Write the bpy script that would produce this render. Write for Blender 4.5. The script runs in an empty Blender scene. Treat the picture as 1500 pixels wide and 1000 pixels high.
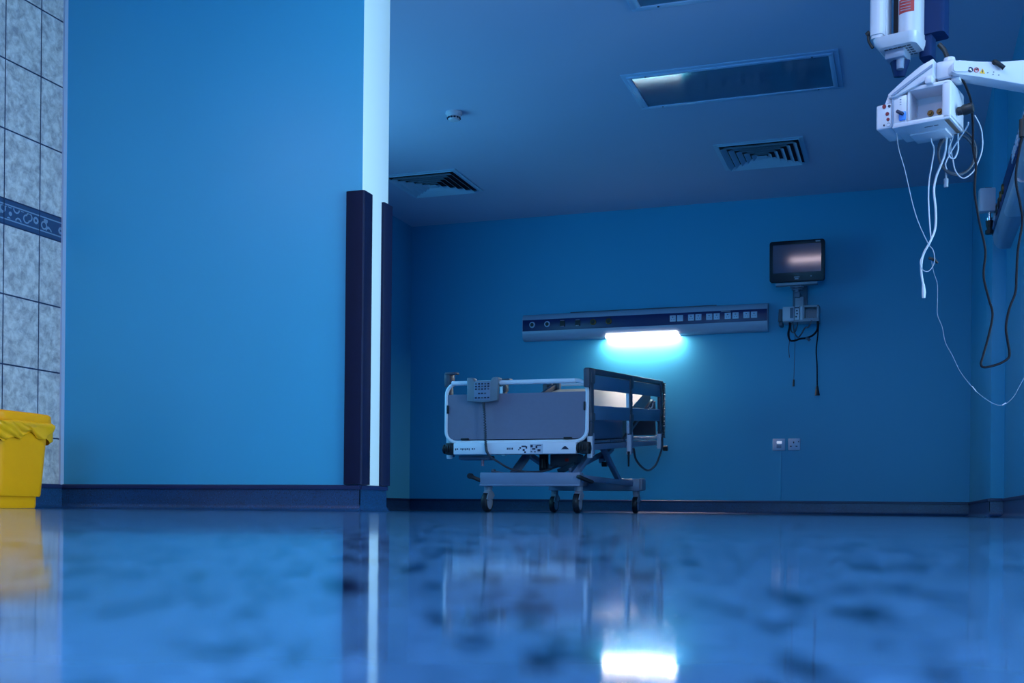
import bpy, bmesh, math, random
from mathutils import Vector, Matrix
random.seed(7)
sc = bpy.context.scene
COL = sc.collection
PI = math.pi

# ------------------------------------------------------------------ materials
def mat(name, col, rough=.5, metal=0., spec=.5, var=0., vscale=8., bump=0., bscale=60., emit=None, estr=0., coat=0.):
    m = bpy.data.materials.new(name); m.use_nodes = True
    nt = m.node_tree; b = nt.nodes['Principled BSDF']
    b.inputs['Base Color'].default_value = (*col, 1)
    b.inputs['Roughness'].default_value = rough
    b.inputs['Metallic'].default_value = metal
    b.inputs['Specular IOR Level'].default_value = spec
    if coat: b.inputs['Coat Weight'].default_value = coat
    tc = nt.nodes.new('ShaderNodeTexCoord')
    if var:
        n = nt.nodes.new('ShaderNodeTexNoise'); n.inputs['Scale'].default_value = vscale; n.inputs['Detail'].default_value = 4
        mx = nt.nodes.new('ShaderNodeMix'); mx.data_type = 'RGBA'
        mx.inputs[6].default_value = (*[c*(1-var) for c in col], 1)
        mx.inputs[7].default_value = (*[min(1, c*(1+var)) for c in col], 1)
        nt.links.new(tc.outputs['Object'], n.inputs['Vector'])
        nt.links.new(n.outputs['Fac'], mx.inputs[0]); nt.links.new(mx.outputs[2], b.inputs['Base Color'])
    if bump:
        n2 = nt.nodes.new('ShaderNodeTexNoise'); n2.inputs['Scale'].default_value = bscale; n2.inputs['Detail'].default_value = 3
        bp = nt.nodes.new('ShaderNodeBump'); bp.inputs['Strength'].default_value = bump; bp.inputs['Distance'].default_value = .002
        nt.links.new(tc.outputs['Object'], n2.inputs['Vector'])
        nt.links.new(n2.outputs['Fac'], bp.inputs['Height']); nt.links.new(bp.outputs['Normal'], b.inputs['Normal'])
    if emit:
        b.inputs['Emission Color'].default_value = (*emit, 1); b.inputs['Emission Strength'].default_value = estr
    return m

M = {}
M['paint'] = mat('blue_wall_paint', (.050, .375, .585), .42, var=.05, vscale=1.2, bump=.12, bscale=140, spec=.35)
M['pale'] = mat('brightened_end_paint', (.84, .95, .94), .42, var=.03, vscale=1.2, bump=.12, bscale=140, spec=.35)  # partition end face: strong side light is put into this paler colour
M['ceiling'] = mat('ceiling_paint', (.48, .55, .72), .9, var=.03, vscale=2, spec=.1)
M['cap'] = mat('navy_cap_strip', (.010, .022, .085), .4)
M['guard'] = mat('navy_bumper_vinyl', (.004, .010, .042), .6, spec=.2, var=.1, vscale=30, bump=.1, bscale=300)
M['white'] = mat('white_powdercoat', (.88, .88, .94), .35, var=.02, vscale=20)
M['whitep'] = mat('white_plastic', (.60, .60, .68), .3, var=.02, vscale=20)
M['greyp'] = mat('pale_grey_plastic', (.30, .33, .40), .4, var=.04, vscale=20)
M['handset'] = mat('grey_teal_handset_plastic', (.17, .22, .27), .45, var=.04, vscale=20)
M['steel'] = mat('grey_blue_enamel', (.20, .26, .38), .35, var=.04, vscale=15)
M['dsteel'] = mat('slate_enamel', (.10, .14, .21), .4, var=.05, vscale=15)
M['panel'] = mat('grey_laminate_panel', (.215, .21, .29), .45, var=.05, vscale=40)
M['dgrey'] = mat('dark_grey_plastic', (.075, .088, .12), .45, var=.06, vscale=30)
M['slat'] = mat('slate_blue_rail_board', (.12, .25, .40), .4, var=.04, vscale=12)
M['black'] = mat('black_rubber', (.010, .010, .014), .5, var=.1, vscale=40)
M['cream'] = mat('cream_mattress_cover', (.42, .50, .46), .5, var=.04, vscale=10)
M['matside'] = mat('blue_grey_mattress_cover', (.10, .18, .30), .55, var=.06, vscale=14)
M['yellow'] = mat('yellow_plastic', (.92, .36, .001), .42, spec=.18, var=.05, vscale=9)
M['bag'] = mat('yellow_liner_film', (.94, .42, .003), .25, spec=.3, var=.06, vscale=18)
M['trim'] = mat('white_corner_bead', (.36, .45, .60), .5, var=.03)
M['alu'] = mat('anodised_aluminium', (.36, .43, .56), .4, metal=.15, var=.03, vscale=10)
M['navy'] = mat('navy_fascia', (.006, .010, .10), .35)
M['brass'] = mat('bronze_connector', (.20, .12, .04), .35, metal=.7)
M['chrome'] = mat('chrome_fitting', (.7, .72, .76), .2, metal=1)
M['dark'] = mat('shade_and_crack_dark', (.016, .010, .018), .8)  # near black: shade of pendant gap and duct, also the bin crack
M['red'] = mat('red_label', (.50, .035, .035), .5, var=.05)
M['redb'] = mat('maroon_button', (.22, .012, .025), .35)
M['blueb'] = mat('blue_plug', (.05, .25, .75), .35)
M['amber'] = mat('amber_sticker', (.80, .42, .02), .5)
M['ink'] = mat('printed_ink', (.015, .02, .06), .6)
M['hose'] = mat('grey_hose', (.055, .065, .09), .4, var=.06, vscale=30)
M['cablew'] = mat('white_cable', (.58, .60, .68), .35, var=.03)
M['cablet'] = mat('pale_tube', (.34, .40, .50), .3, var=.03)
M['cableb'] = mat('black_cable', (.005, .005, .012), .6, spec=.2, var=.05)
M['socket'] = mat('socket_plastic', (.50, .60, .76), .4, var=.03)
M['column'] = mat('shaded_pendant_tube', (.004, .024, .10), .6, spec=.2, var=.05)  # dark blue with the tube's shade put into the colour
M['bezel'] = mat('black_monitor_bezel', (.006, .007, .014), .3)
M['screen'] = mat('glossy_screen', (.03, .035, .08), .06, spec=1.)
M['lampglow'] = mat('lit_lamp_diffuser', (.9, .95, 1), .4, emit=(1.0, .82, .74), estr=140)
M['lamplens'] = mat('lit_lamp_lens', (.9, .95, 1), .4, emit=(1.0, .97, .95), estr=5)
M['indicator'] = mat('lit_switch_window', (.8, .85, .95), .3, emit=(.75, .85, 1), estr=.5)
M['glass'] = mat('dark_fixture_glass', (.06, .16, .27), .07, spec=.5)
M['glass'].node_tree.nodes['Principled BSDF'].inputs['IOR'].default_value = 1.6
M['mauve'] = mat('pinkish_print', (.35, .25, .32), .5)

# floor vinyl: blue sheet with darker and lighter chips
def vinyl(name, base, rough, ior=.5, chip=1., chsz=.33, turn=0., grain=(1, 1, 1), dark=(.008, .03, .085), scale=1.):
    m = bpy.data.materials.new(name); m.use_nodes = True
    nt = m.node_tree; L = nt.links; N = nt.nodes
    b = N['Principled BSDF']; b.inputs['Roughness'].default_value = rough
    b.inputs['Specular IOR Level'].default_value = ior
    tc = N.new('ShaderNodeTexCoord')
    def noise(s, d, lo, hi):
        n = N.new('ShaderNodeTexNoise'); n.inputs['Scale'].default_value = s*scale; n.inputs['Detail'].default_value = d
        L.new(tc.outputs['Object'], n.inputs['Vector'])
        r = N.new('ShaderNodeMapRange'); r.inputs[1].default_value = lo; r.inputs[2].default_value = hi
        L.new(n.outputs['Fac'], r.inputs[0]); return r.outputs[0]
    def mix(f, a, c):
        x = N.new('ShaderNodeMix'); x.data_type = 'RGBA'; L.new(f, x.inputs[0])
        for i, v in ((6, a), (7, c)):
            if isinstance(v, tuple): x.inputs[i].default_value = (*v, 1)
            else: L.new(v, x.inputs[i])
        return x.outputs[2]
    c = mix(noise(9, 3, .35, .65), tuple(k*.85 for k in base), tuple(k*1.12 for k in base))
    for sc_, th, off in ((34*chip, chsz, 0), (58*chip, chsz*.9, 3.7)):      # rounded dark chips
        mp = N.new('ShaderNodeMapping'); mp.vector_type = 'TEXTURE'; mp.inputs['Location'].default_value = (off, off*1.7, 0); mp.inputs['Scale'].default_value = tuple(1/k for k in grain); mp.inputs['Rotation'].default_value = (0, 0, turn); L.new(tc.outputs['Object'], mp.inputs[0])
        v = N.new('ShaderNodeTexVoronoi'); v.inputs['Scale'].default_value = sc_; L.new(mp.outputs[0], v.inputs['Vector'])
        r = N.new('ShaderNodeMapRange'); r.inputs[1].default_value = th+.06; r.inputs[2].default_value = th; L.new(v.outputs['Distance'], r.inputs[0])
        sp = N.new('ShaderNodeSeparateColor'); L.new(v.outputs['Color'], sp.inputs[0])
        on = N.new('ShaderNodeMath'); on.operation = 'GREATER_THAN'; on.inputs[1].default_value = .38; L.new(sp.outputs[0], on.inputs[0])
        ml = N.new('ShaderNodeMath'); ml.operation = 'MULTIPLY'; L.new(on.outputs[0], ml.inputs[0]); L.new(r.outputs[0], ml.inputs[1])
        c = mix(ml.outputs[0], c, dark)
    c = mix(noise(230, 0, .70, .76), c, tuple(min(1, k*1.9+.02) for k in base))
    c = mix(noise(170, 1, .64, .70), c, dark)
    L.new(c, b.inputs['Base Color'])
    n = N.new('ShaderNodeTexNoise'); n.inputs['Scale'].default_value = 26; n.inputs['Detail'].default_value = 2
    L.new(tc.outputs['Object'], n.inputs['Vector'])
    bp = N.new('ShaderNodeBump'); bp.inputs['Strength'].default_value = .035; bp.inputs['Distance'].default_value = .004
    L.new(n.outputs['Fac'], bp.inputs['Height']); L.new(bp.outputs['Normal'], b.inputs['Normal'])
    return m
M['floor'] = vinyl('blue_speckled_floor_vinyl', (.080, .255, .48), .07, ior=.32, turn=.34, grain=(3.0, .8, 1), dark=(.003, .012, .04))
M['cove'] = vinyl('blue_speckled_cove_vinyl', (.005, .050, .14), .4, chip=2.6)

# marble-look wall tile with grout joints and a dark decorative border course
def tile_mat(y_joint, w, z_levels, border):
    m = bpy.data.materials.new('grey_marble_tile'); m.use_nodes = True
    nt = m.node_tree; L = nt.links; N = nt.nodes; b = N['Principled BSDF']
    b.inputs['Roughness'].default_value = .3
    tc = N.new('ShaderNodeTexCoord'); sep = N.new('ShaderNodeSeparateXYZ'); L.new(tc.outputs['Object'], sep.inputs[0])
    def mth(op, a, c=None, d=None):
        n = N.new('ShaderNodeMath'); n.operation = op
        for i, v in enumerate((a, c, d)):
            if v is None: continue
            if isinstance(v, (int, float)): n.inputs[i].default_value = v
            else: L.new(v, n.inputs[i])
        return n.outputs[0]
    Y, Z = sep.outputs[1], sep.outputs[2]
    n1 = N.new('ShaderNodeTexNoise'); n1.inputs['Scale'].default_value = 24; n1.inputs['Detail'].default_value = 9; n1.inputs['Roughness'].default_value = .68; n1.inputs['Distortion'].default_value = .35
    L.new(tc.outputs['Object'], n1.inputs['Vector'])
    cr = N.new('ShaderNodeValToRGB'); cr.color_ramp.elements[0].position = .36; cr.color_ramp.elements[0].color = (.27, .28, .31, 1)
    cr.color_ramp.elements[1].position = .62; cr.color_ramp.elements[1].color = (.57, .59, .60, 1)
    L.new(n1.outputs['Fac'], cr.inputs[0])
    # grout: vertical joints
    fy = mth('FRACT', mth('DIVIDE', mth('SUBTRACT', Y, y_joint-20*w), w))
    gv = mth('LESS_THAN', mth('MULTIPLY', mth('ABSOLUTE', mth('SUBTRACT', mth('FRACT', mth('ADD', fy, .5)), .5)), w), .0032)
    g = gv
    for z in z_levels:
        g = mth('MAXIMUM', g, mth('LESS_THAN', mth('ABSOLUTE', mth('SUBTRACT', Z, z)), .0035))
    lo, hi = border
    inb = mth('MULTIPLY', mth('GREATER_THAN', Z, lo), mth('LESS_THAN', Z, hi))
    # scrolls inside the border
    mid = (lo+hi)/2
    st = mth('LESS_THAN', mth('ABSOLUTE', mth('SUBTRACT', mth('ABSOLUTE', mth('SUBTRACT', Z, mid)), .033)), .003)
    wv = N.new('ShaderNodeTexVoronoi'); wv.inputs['Scale'].default_value = 24; L.new(tc.outputs['Object'], wv.inputs['Vector'])
    ring = mth('MULTIPLY', mth('LESS_THAN', mth('ABSOLUTE', mth('SUBTRACT', wv.outputs['Distance'], .42)), .08), mth('LESS_THAN', mth('ABSOLUTE', mth('SUBTRACT', Z, mid)), .026))
    orn = mth('MAXIMUM', st, ring)
    def mix(f, a, c):
        x = N.new('ShaderNodeMix'); x.data_type = 'RGBA'; L.new(f, x.inputs[0])
        for i, v in ((6, a), (7, c)):
            if isinstance(v, tuple): x.inputs[i].default_value = (*v, 1)
            else: L.new(v, x.inputs[i])
        return x.outputs[2]
    bc = mix(orn, (.025, .06, .14), (.15, .24, .36))
    c = mix(inb, cr.outputs[0], bc)
    c = mix(g, c, (.012, .025, .075))
    L.new(c, b.inputs['Base Color'])
    return m

# ------------------------------------------------------------------ mesh building
class MB:
    def __init__(s): s.bm = bmesh.new()
    def _take(s, t, mi=0, mx=None):
        if mx is not None: bmesh.ops.transform(t, matrix=mx, verts=t.verts)
        for f in t.faces: f.material_index = mi
        me = bpy.data.meshes.new('t'); t.to_mesh(me); t.free(); s.bm.from_mesh(me); bpy.data.meshes.remove(me)
        return s
    def box(s, lo, hi, bev=0., mi=0, mx=None, seg=2):
        t = bmesh.new(); bmesh.ops.create_cube(t, size=1)
        lo, hi = Vector(lo), Vector(hi); d = hi-lo; c = (lo+hi)/2
        bmesh.ops.transform(t, matrix=Matrix.Translation(c) @ Matrix.Diagonal((*d, 1)), verts=t.verts)
        if bev: bmesh.ops.bevel(t, geom=t.edges[:], offset=min(bev, min(d)*.49), segments=seg, affect='EDGES', profile=.5)
        return s._take(t, mi, mx)
    def cyl(s, a, b, r0, r1=None, seg=18, mi=0, mx=None, bev=0.):
        r1 = r0 if r1 is None else r1
        a, b = Vector(a), Vector(b); d = b-a; t = bmesh.new()
        bmesh.ops.create_cone(t, cap_ends=True, segments=seg, radius1=r0, radius2=r1, depth=d.length)
        if bev:
            es = [e for e in t.edges if len(e.link_faces) == 2 and any(len(f.verts) > 4 for f in e.link_faces)]
            bmesh.ops.bevel(t, geom=es, offset=bev, segments=2, affect='EDGES', profile=.5)
        q = Vector((0, 0, 1)).rotation_difference(d.normalized()).to_matrix().to_4x4()
        bmesh.ops.transform(t, matrix=Matrix.Translation((a+b)/2) @ q, verts=t.verts)
        return s._take(t, mi, mx)
    def bar(s, a, b, w, h, bev=.003, mi=0, up=(0, 0, 1)):
        a, b = Vector(a), Vector(b); x = (b-a); ln = x.length; x.normalize()
        y = Vector(up).cross(x).normalized(); z = x.cross(y)
        m = Matrix((x, y, z)).transposed().to_4x4(); m.translation = (a+b)/2
        return s.box((-ln/2, -w/2, -h/2), (ln/2, w/2, h/2), bev, mi, m)
    def tube(s, pts, r, seg=10, closed=False, smooth=0, mi=0, mx=None):
        P = [Vector(p) for p in pts]
        if smooth: P = catmull(P, smooth, closed)
        n = len(P); t = bmesh.new(); rings = []
        T = []
        for i in range(n):
            a = P[i-1] if (i > 0 or closed) else P[i]; b = P[(i+1) % n] if (i < n-1 or closed) else P[i]
            v = (b-a); T.append(v.normalized() if v.length > 1e-9 else Vector((0, 0, 1)))
        nrm = T[0].orthogonal().normalized()
        for i in range(n):
            if i:
                q = T[i-1].rotation_difference(T[i]); nrm = (q @ nrm); nrm = (nrm - T[i]*nrm.dot(T[i])).normalized()
            bn = T[i].cross(nrm)
            rings.append([t.verts.new(P[i]+(nrm*math.cos(2*PI*k/seg)+bn*math.sin(2*PI*k/seg))*r) for k in range(seg)])
        m = n if closed else n-1
        if closed:   # find the twist that closes best
            best = min(range(seg), key=lambda o: sum((rings[-1][k].co-rings[0][(k+o) % seg].co).length for k in range(seg)))
        for i in range(m):
            A, B = rings[i], rings[(i+1) % n]; o = best if closed and i == n-1 else 0
            for k in range(seg):
                t.faces.new((A[k], A[(k+1) % seg], B[(k+1+o) % seg], B[(k+o) % seg]))
        if not closed:
            t.faces.new(rings[0][::-1]); t.faces.new(rings[-1])
        return s._take(t, mi, mx)
    def lathe(s, prof, mx=None, seg=32, mi=0):
        t = bmesh.new(); rings = []
        for r, z in prof:
            rings.append([t.verts.new((max(r, 1e-5)*math.cos(2*PI*k/seg), max(r, 1e-5)*math.sin(2*PI*k/seg), z)) for k in range(seg)])
        for A, B in zip(rings, rings[1:]):
            for k in range(seg): t.faces.new((A[k], A[(k+1) % seg], B[(k+1) % seg], B[k]))
        bmesh.ops.remove_doubles(t, verts=t.verts, dist=1e-4)
        bmesh.ops.recalc_face_normals(t, faces=t.faces)
        return s._take(t, mi, mx)
    def prism(s, poly, h0, h1, mx=None, mi=0, bev=0.):
        """poly in local (x, y), extruded along local z from h0 to h1"""
        t = bmesh.new()
        A = [t.verts.new((x, y, h0)) for x, y in poly]; B = [t.verts.new((x, y, h1)) for x, y in poly]
        n = len(poly); t.faces.new(A[::-1]); t.faces.new(B)
        for k in range(n): t.faces.new((A[k], A[(k+1) % n], B[(k+1) % n], B[k]))
        bmesh.ops.recalc_face_normals(t, faces=t.faces)
        if bev: bmesh.ops.bevel(t, geom=t.edges[:], offset=bev, segments=2, affect='EDGES', profile=.5)
        return s._take(t, mi, mx)
    def loft(s, rings, mi=0, cap=(True, True), mx=None):
        t = bmesh.new(); R = [[t.verts.new(p) for p in r] for r in rings]; n = len(R[0])
        for A, B in zip(R, R[1:]):
            for k in range(n): t.faces.new((A[k], A[(k+1) % n], B[(k+1) % n], B[k]))
        if cap[0]: t.faces.new(R[0][::-1])
        if cap[1]: t.faces.new(R[-1])
        bmesh.ops.recalc_face_normals(t, faces=t.faces)
        return s._take(t, mi, mx)
    def xform(s, mx): bmesh.ops.transform(s.bm, matrix=mx, verts=s.bm.verts); return s
    def build(s, name, mats, parent=None, label=None, angle=38, local=False):
        me = bpy.data.meshes.new(name)
        if parent is not None and not local:
            off = Vector((0, 0, 0)); p = parent
            while p: off += p.location; p = p.parent
            bmesh.ops.translate(s.bm, vec=-off, verts=s.bm.verts)
        s.bm.to_mesh(me); s.bm.free()
        for k in (mats if isinstance(mats, (list, tuple)) else [mats]): me.materials.append(M[k] if isinstance(k, str) else k)
        me.shade_smooth(); me.set_sharp_from_angle(angle=math.radians(angle))
        o = bpy.data.objects.new(name, me); COL.objects.link(o); o.parent = parent
        if label: o['label'] = label
        return o

def catmull(P, k, closed=False):
    n = len(P); out = []
    for i in range(n if closed else n-1):
        if closed: p0, p1, p2, p3 = P[i-1], P[i], P[(i+1) % n], P[(i+2) % n]
        else: p0, p1, p2, p3 = P[max(i-1, 0)], P[i], P[i+1], P[min(i+2, n-1)]
        for j in range(k):
            t = j/k
            out.append(.5*((2*p1)+(p2-p0)*t+(2*p0-5*p1+4*p2-p3)*t*t+(3*p1-p0-3*p2+p3)*t**3))
    if not closed: out.append(P[-1])
    return out
def rrect(w, h, r, seg=5, cx=0, cy=0):
    out = []
    for sx, sy, a0 in ((1, 1, 0), (-1, 1, 90), (-1, -1, 180), (1, -1, 270)):
        for k in range(seg+1):
            a = math.radians(a0+90*k/seg)
            out.append((cx+sx*(w/2-r)+r*math.cos(a), cy+sy*(h/2-r)+r*math.sin(a)))
    return out
def tag(o, label, cat, group=None):
    o['label'] = label; o['category'] = cat
    if group: o['group'] = group
    return o
def thing(name, label, cat, loc=(0, 0, 0), rz=0., group=None):
    o = bpy.data.objects.new(name, None); COL.objects.link(o); o.location = loc; o.rotation_euler = (0, 0, rz)
    o.empty_display_size = .1
    return tag(o, label, cat, group)
def struct(o): o['kind'] = 'structure'; return o
FRONT = Matrix(((1, 0, 0, 0), (0, 0, 1, 0), (0, 1, 0, 0), (0, 0, 0, 1)))   # local (x,y,h) -> world (x, h, y)

# ------------------------------------------------------------------ room
H = 2.7; YB = 9.8; XL = -4.45; XA = .495; YR = 7.5; XR = .574; YO = 5.2; XO = 4.6; XT = -3.825; YP = 4.4; XE = -2.235; YP2 = 4.66; YN = -4.
# floor: level, with a shallow dip around the camera, shaped to shorten floor reflections
def sag(x, y):
    r = max(math.hypot(x, y), .06)
    return -.0010*math.log(.55/r)*1.0 if r < .55 else 0.
def axis(lo, hi):
    v = [0]; st = .004
    while v[-1] < hi: v.append(v[-1]+st); st = min(st*1.05, .8)
    w = [0]; st = .004
    while w[-1] > lo: w.append(w[-1]-st); st = min(st*1.05, .8)
    return [lo]+[k for k in sorted(set(w[1:]+v)) if lo < k < hi]+[hi]
ax, ay = axis(-4.7, 4.8), axis(-4.2, 10.)
b = MB(); vs = [[b.bm.verts.new((x, y, sag(x, y))) for x in ax] for y in ay]
for j in range(len(ay)-1):
    for i in range(len(ax)-1): b.bm.faces.new((vs[j][i], vs[j][i+1], vs[j+1][i+1], vs[j+1][i]))
struct(b.build('floor', 'floor', angle=60))
struct(MB().box((-4.7, -4.2, H), (4.8, 10., H+.1)).build('ceiling', 'ceiling'))
struct(MB().box((XL-.15, YB, -.01), (XO, YB+.15, H)).build('wall_back', 'paint'))
b = MB()  # alcove side wall; window added unseen behind the partition to light the alcove
b.box((XL-.15, YP2, -.01), (XL, 5.25, H)).box((XL-.15, 7.35, -.01), (XL, YB, H)).box((XL-.15, 5.25, -.01), (XL, 7.35, .8)).box((XL-.15, 5.25, 2.2), (XL, 7.35, H))
struct(b.build('wall_left', 'paint'))
b = MB()
for y in (5.27, 6.3, 7.33): b.box((XL-.10, y-.025, .8), (XL-.04, y+.025, 2.2))
for z in (.82, 2.18): b.box((XL-.10, 5.25, z-.025), (XL-.04, 7.35, z+.025))
struct(b.build('added_alcove_window', 'white'))
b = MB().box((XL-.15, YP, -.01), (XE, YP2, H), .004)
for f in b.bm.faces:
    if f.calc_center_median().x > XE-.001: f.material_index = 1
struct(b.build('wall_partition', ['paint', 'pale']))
z0t = .01
tile = tile_mat(4.235, .22, [1.389+.3125*k for k in range(5)]+[1.275-.314*k for k in range(5)], (1.275, 1.389))
b = MB().box((XT-.15, YN, -.01), (XT, YP, H))
struct(b.build('wall_tiled', tile))
struct(MB().box((XA, YR, -.01), (XA+.15, YB, H), .003).build('wall_right', 'paint'))
b = MB().box((XR, YO, -.01), (XR+.15, YR+.01, H), .003); struct(b.build('wall_right_front', 'paint'))
struct(MB().box((XR+.1501, YO, -.01), (XO+.15, YO+.15, H)).build('wall_return', 'paint'))
b = MB()  # outer wall on the window side, beyond the right edge of the frame
wy0, wy1, wz0, wz1 = 1.4, 4.9, .35, 2.2
b.box((XO, YN, -.01), (XO+.15, wy0, H)).box((XO, wy1, -.01), (XO+.15, YO, H)).box((XO, wy0, -.01), (XO+.15, wy1, wz0)).box((XO, wy0, wz1), (XO+.15, wy1, H))
struct(b.build('wall_window_side', 'paint'))
b = MB()
for y in (wy0+.02, (wy0+wy1)/2, wy1-.02): b.box((XO+.03, y-.025, wz0), (XO+.09, y+.025, wz1))
for z in (wz0+.02, wz1-.02): b.box((XO+.03, wy0, z-.025), (XO+.09, wy1, z+.025))
struct(b.build('window_1', 'white'))
struct(MB().box((XL, YN-.15, -.01), (XO, YN, H)).build('wall_rear', 'paint'))
M['pane_glow'] = mat('frosted_glowing_pane', (.12, .16, .22), .5, emit=(.4, .75, 1.), estr=.1)
MB().box((XO+.055, wy0+.04, wz0+.04), (XO+.065, wy1-.04, wz1-.04)).build('pane', 'pane_glow', bpy.data.objects['window_1'])
MB().box((XL-.075, 5.29, .84), (XL-.065, 7.31, 2.16)).build('pane', 'pane_glow', bpy.data.objects['added_alcove_window'])
b = MB()
for x in (-1.22, 0, 1.22): b.box((x-.03, YN+.001, .36), (x+.03, YN+.03, 2.14))
for z in (.38, 2.12): b.box((-1.25, YN+.001, z-.03), (1.25, YN+.03, z+.03))
o = struct(b.build('added_rear_window', 'white'))  # added unseen window around the rear fill light
MB().box((-1.2, YN+.004, .40), (1.2, YN+.012, 2.10)).build('pane', 'pane_glow', o)
# pale plaster bead in the corner where tile meets paint
struct(MB().box((XT, YP-.022, .10), (XT+.010, YP, H)).build('trim_1', 'trim'))

def baseboard(name, a, c, inward):
    """coved vinyl skirting from a to c (floor points), inward = unit vector into the room"""
    a, c, n = Vector((*a, 0)), Vector((*c, 0)), Vector((*inward, 0))
    prof = [(.0005, .100), (.004, .100), (.004, .030)]
    for k in range(1, 7):
        t = k/6*PI/2; prof.append((.004+.028*(1-math.cos(t)), .030-.028*math.sin(t)))
    prof += [(.034, .0002), (.0005, .0002)]
    b = MB(); b.loft([[p+n*d+Vector((0, 0, z)) for d, z in prof] for p in (a, c)])
    o = struct(b.build(name, 'cove', angle=50))
    cp = [(.0003, .097), (.011, .097), (.012, .101), (.012, .113), (.009, .116), (.0003, .117)]
    b = MB(); b.loft([[p+n*d+Vector((0, 0, z)) for d, z in cp] for p in (a, c)])
    b.build('cap_strip', 'cap', o)
    return o
baseboard('baseboard_partition', (XT, YP), (XE+.004, YP), (0, -1))
baseboard('baseboard_partition_end', (XE, YP-.004), (XE, YP2), (1, 0))
baseboard('baseboard_tiled', (XT, -3.), (XT, YP), (1, 0))
baseboard('baseboard_left', (XL, YP2), (XL, YB), (1, 0))
baseboard('baseboard_back', (XL, YB), (XA, YB), (0, -1))
baseboard('baseboard_right', (XA, YB), (XA, YR-.004), (-1, 0))
baseboard('baseboard_return', (XA-.004, YR), (XR, YR), (0, -1))
baseboard('baseboard_right_front', (XR, YR), (XR, YO), (-1, 0))

# ------------------------------------------------------------------ corner guards on the partition end
def guard(name, label, y0, y1, front):
    b = MB()
    z0, z1 = .118, 1.392
    if front:   # L-shaped: over the front face and round the corner
        poly = [(XE-.072, YP-.002), (XE-.072, YP-.012), (XE-.066, YP-.016), (XE+.010, YP-.016), (XE+.016, YP-.010), (XE+.016, YP+.066), (XE+.012, YP+.072), (XE+.001, YP+.072), (XE+.001, YP-.001)]
    else:
        poly = [(XE+.001, YP2-.072), (XE+.012, YP2-.072), (XE+.016, YP2-.066), (XE+.016, YP2+.010), (XE+.010, YP2+.016), (XE-.066, YP2+.016), (XE-.072, YP2+.010), (XE-.072, YP2+.001), (XE+.001, YP2+.001)]
    b.prism(poly, z0, z1)
    return tag(b.build(name, 'guard'), label, 'corner guard', 'wall corner guards')
guard('corner_guard', 'navy corner guard wrapping the near corner of the partition, the wider of the two', 0, 0, True)
guard('corner_guard', 'narrow navy corner guard strip on the far edge of the partition end', 0, 0, False)

# ------------------------------------------------------------------ yellow bin
bx, by = -3.592, 3.70
bin_ = thing('pedal_bin', 'yellow plastic pedal bin with a liner bag, standing by the tiled wall', 'bin', (bx, by, 0))
def rr3(w, d, r, z, dx=0., wob=0., ph=0.):
    w, d = w*.82, d*.82
    return [(bx+dx+x+wob*math.sin(9*math.atan2(y, x)+ph)*.5, by+y+wob*math.cos(7*math.atan2(y, x)+ph)*.5, z) for x, y in rrect(w, d, r, 6)]
MB().loft([rr3(.405, .34, .05, .050), rr3(.412, .347, .05, .058), rr3(.418, .353, .05, .10), rr3(.458, .392, .055, .345)]).build('body', 'yellow', bin_)
MB().loft([rr3(.366, .30, .04, .001), rr3(.374, .308, .04, .012), rr3(.374, .308, .04, .054)]).build('plinth', 'yellow', bin_)
def dense(w, d, z, wob, ph):
    w, d = w*.82, d*.82; q = rrect(w, d, .05, 6); out = []
    for i, (x, y) in enumerate(q):
        x2, y2 = q[(i+1) % len(q)]; n = max(1, int(math.hypot(x2-x, y2-y)/.008))
        for j in range(n):
            px, py = x+(x2-x)*j/n, y+(y2-y)*j/n; a = math.atan2(py, px); r = math.hypot(px, py)
            f = 1+wob*(math.sin(17*a+ph)*.5+math.sin(29*a-ph*2)*.35)/r
            out.append((bx+px*f, by+py*f, z))
    return out
b = MB(); rings = []
for k, (w, z, wb) in enumerate([(.468, .292, .010), (.474, .302, .016), (.486, .320, .014), (.498, .338, .008), (.505, .350, .003), (.488, .358, .0)]):
    rings.append([(p[0], p[1], p[2]+(.015*math.sin(5*math.atan2(p[1]-by, p[0]-bx)+.8)+.010*math.sin(13*math.atan2(p[1]-by, p[0]-bx)))*(1, .9, .5, .2, 0, 0)[k]) for p in dense(w, w-.066, z, wb, k*.8)])
b.loft(rings, cap=(False, True)).build('liner_bag', 'bag', bin_, 'thin glossy yellow bag folded over the rim', angle=70)
MB().loft([rr3(.484, .418, .06, .354), rr3(.488, .422, .06, .358), rr3(.484, .418, .06, .386), rr3(.470, .404, .06, .393), rr3(.40, .33, .05, .398)]).build('lid', 'yellow', bin_)
MB().tube([(bx+.13, by-.158, .29), (bx+.125, by-.156, .22), (bx+.115, by-.153, .13)], .0012, 6).build('crack', 'dark', bin_, 'thin dark crack down the front')
b = MB().box((bx-.17, by-.21, .014), (bx-.07, by-.15, .03), .004); b.bar((bx-.12, by-.18, .022), (bx-.12, by-.10, .022), .03, .01)
b.build('pedal', 'black', bin_)
MB().cyl((bx-.180, by-.10, .024), (bx-.155, by-.10, .024), .024).build('wheel', 'black', bin_)

# ------------------------------------------------------------------ hospital bed
X0, X1 = -2.865, -1.905
bed = thing('hospital_bed', 'wheeled hospital bed with white tube footboard and tall grey side rails', 'bed', (-2.385, 7.8, 0))
TA = math.atan(.075); PIV = Vector((0, 6.95, .42))
TM = Matrix.Translation(PIV) @ Matrix.Rotation(TA, 4, 'X') @ Matrix.Translation(-PIV)
def tilt(b): return b.xform(TM)
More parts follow.
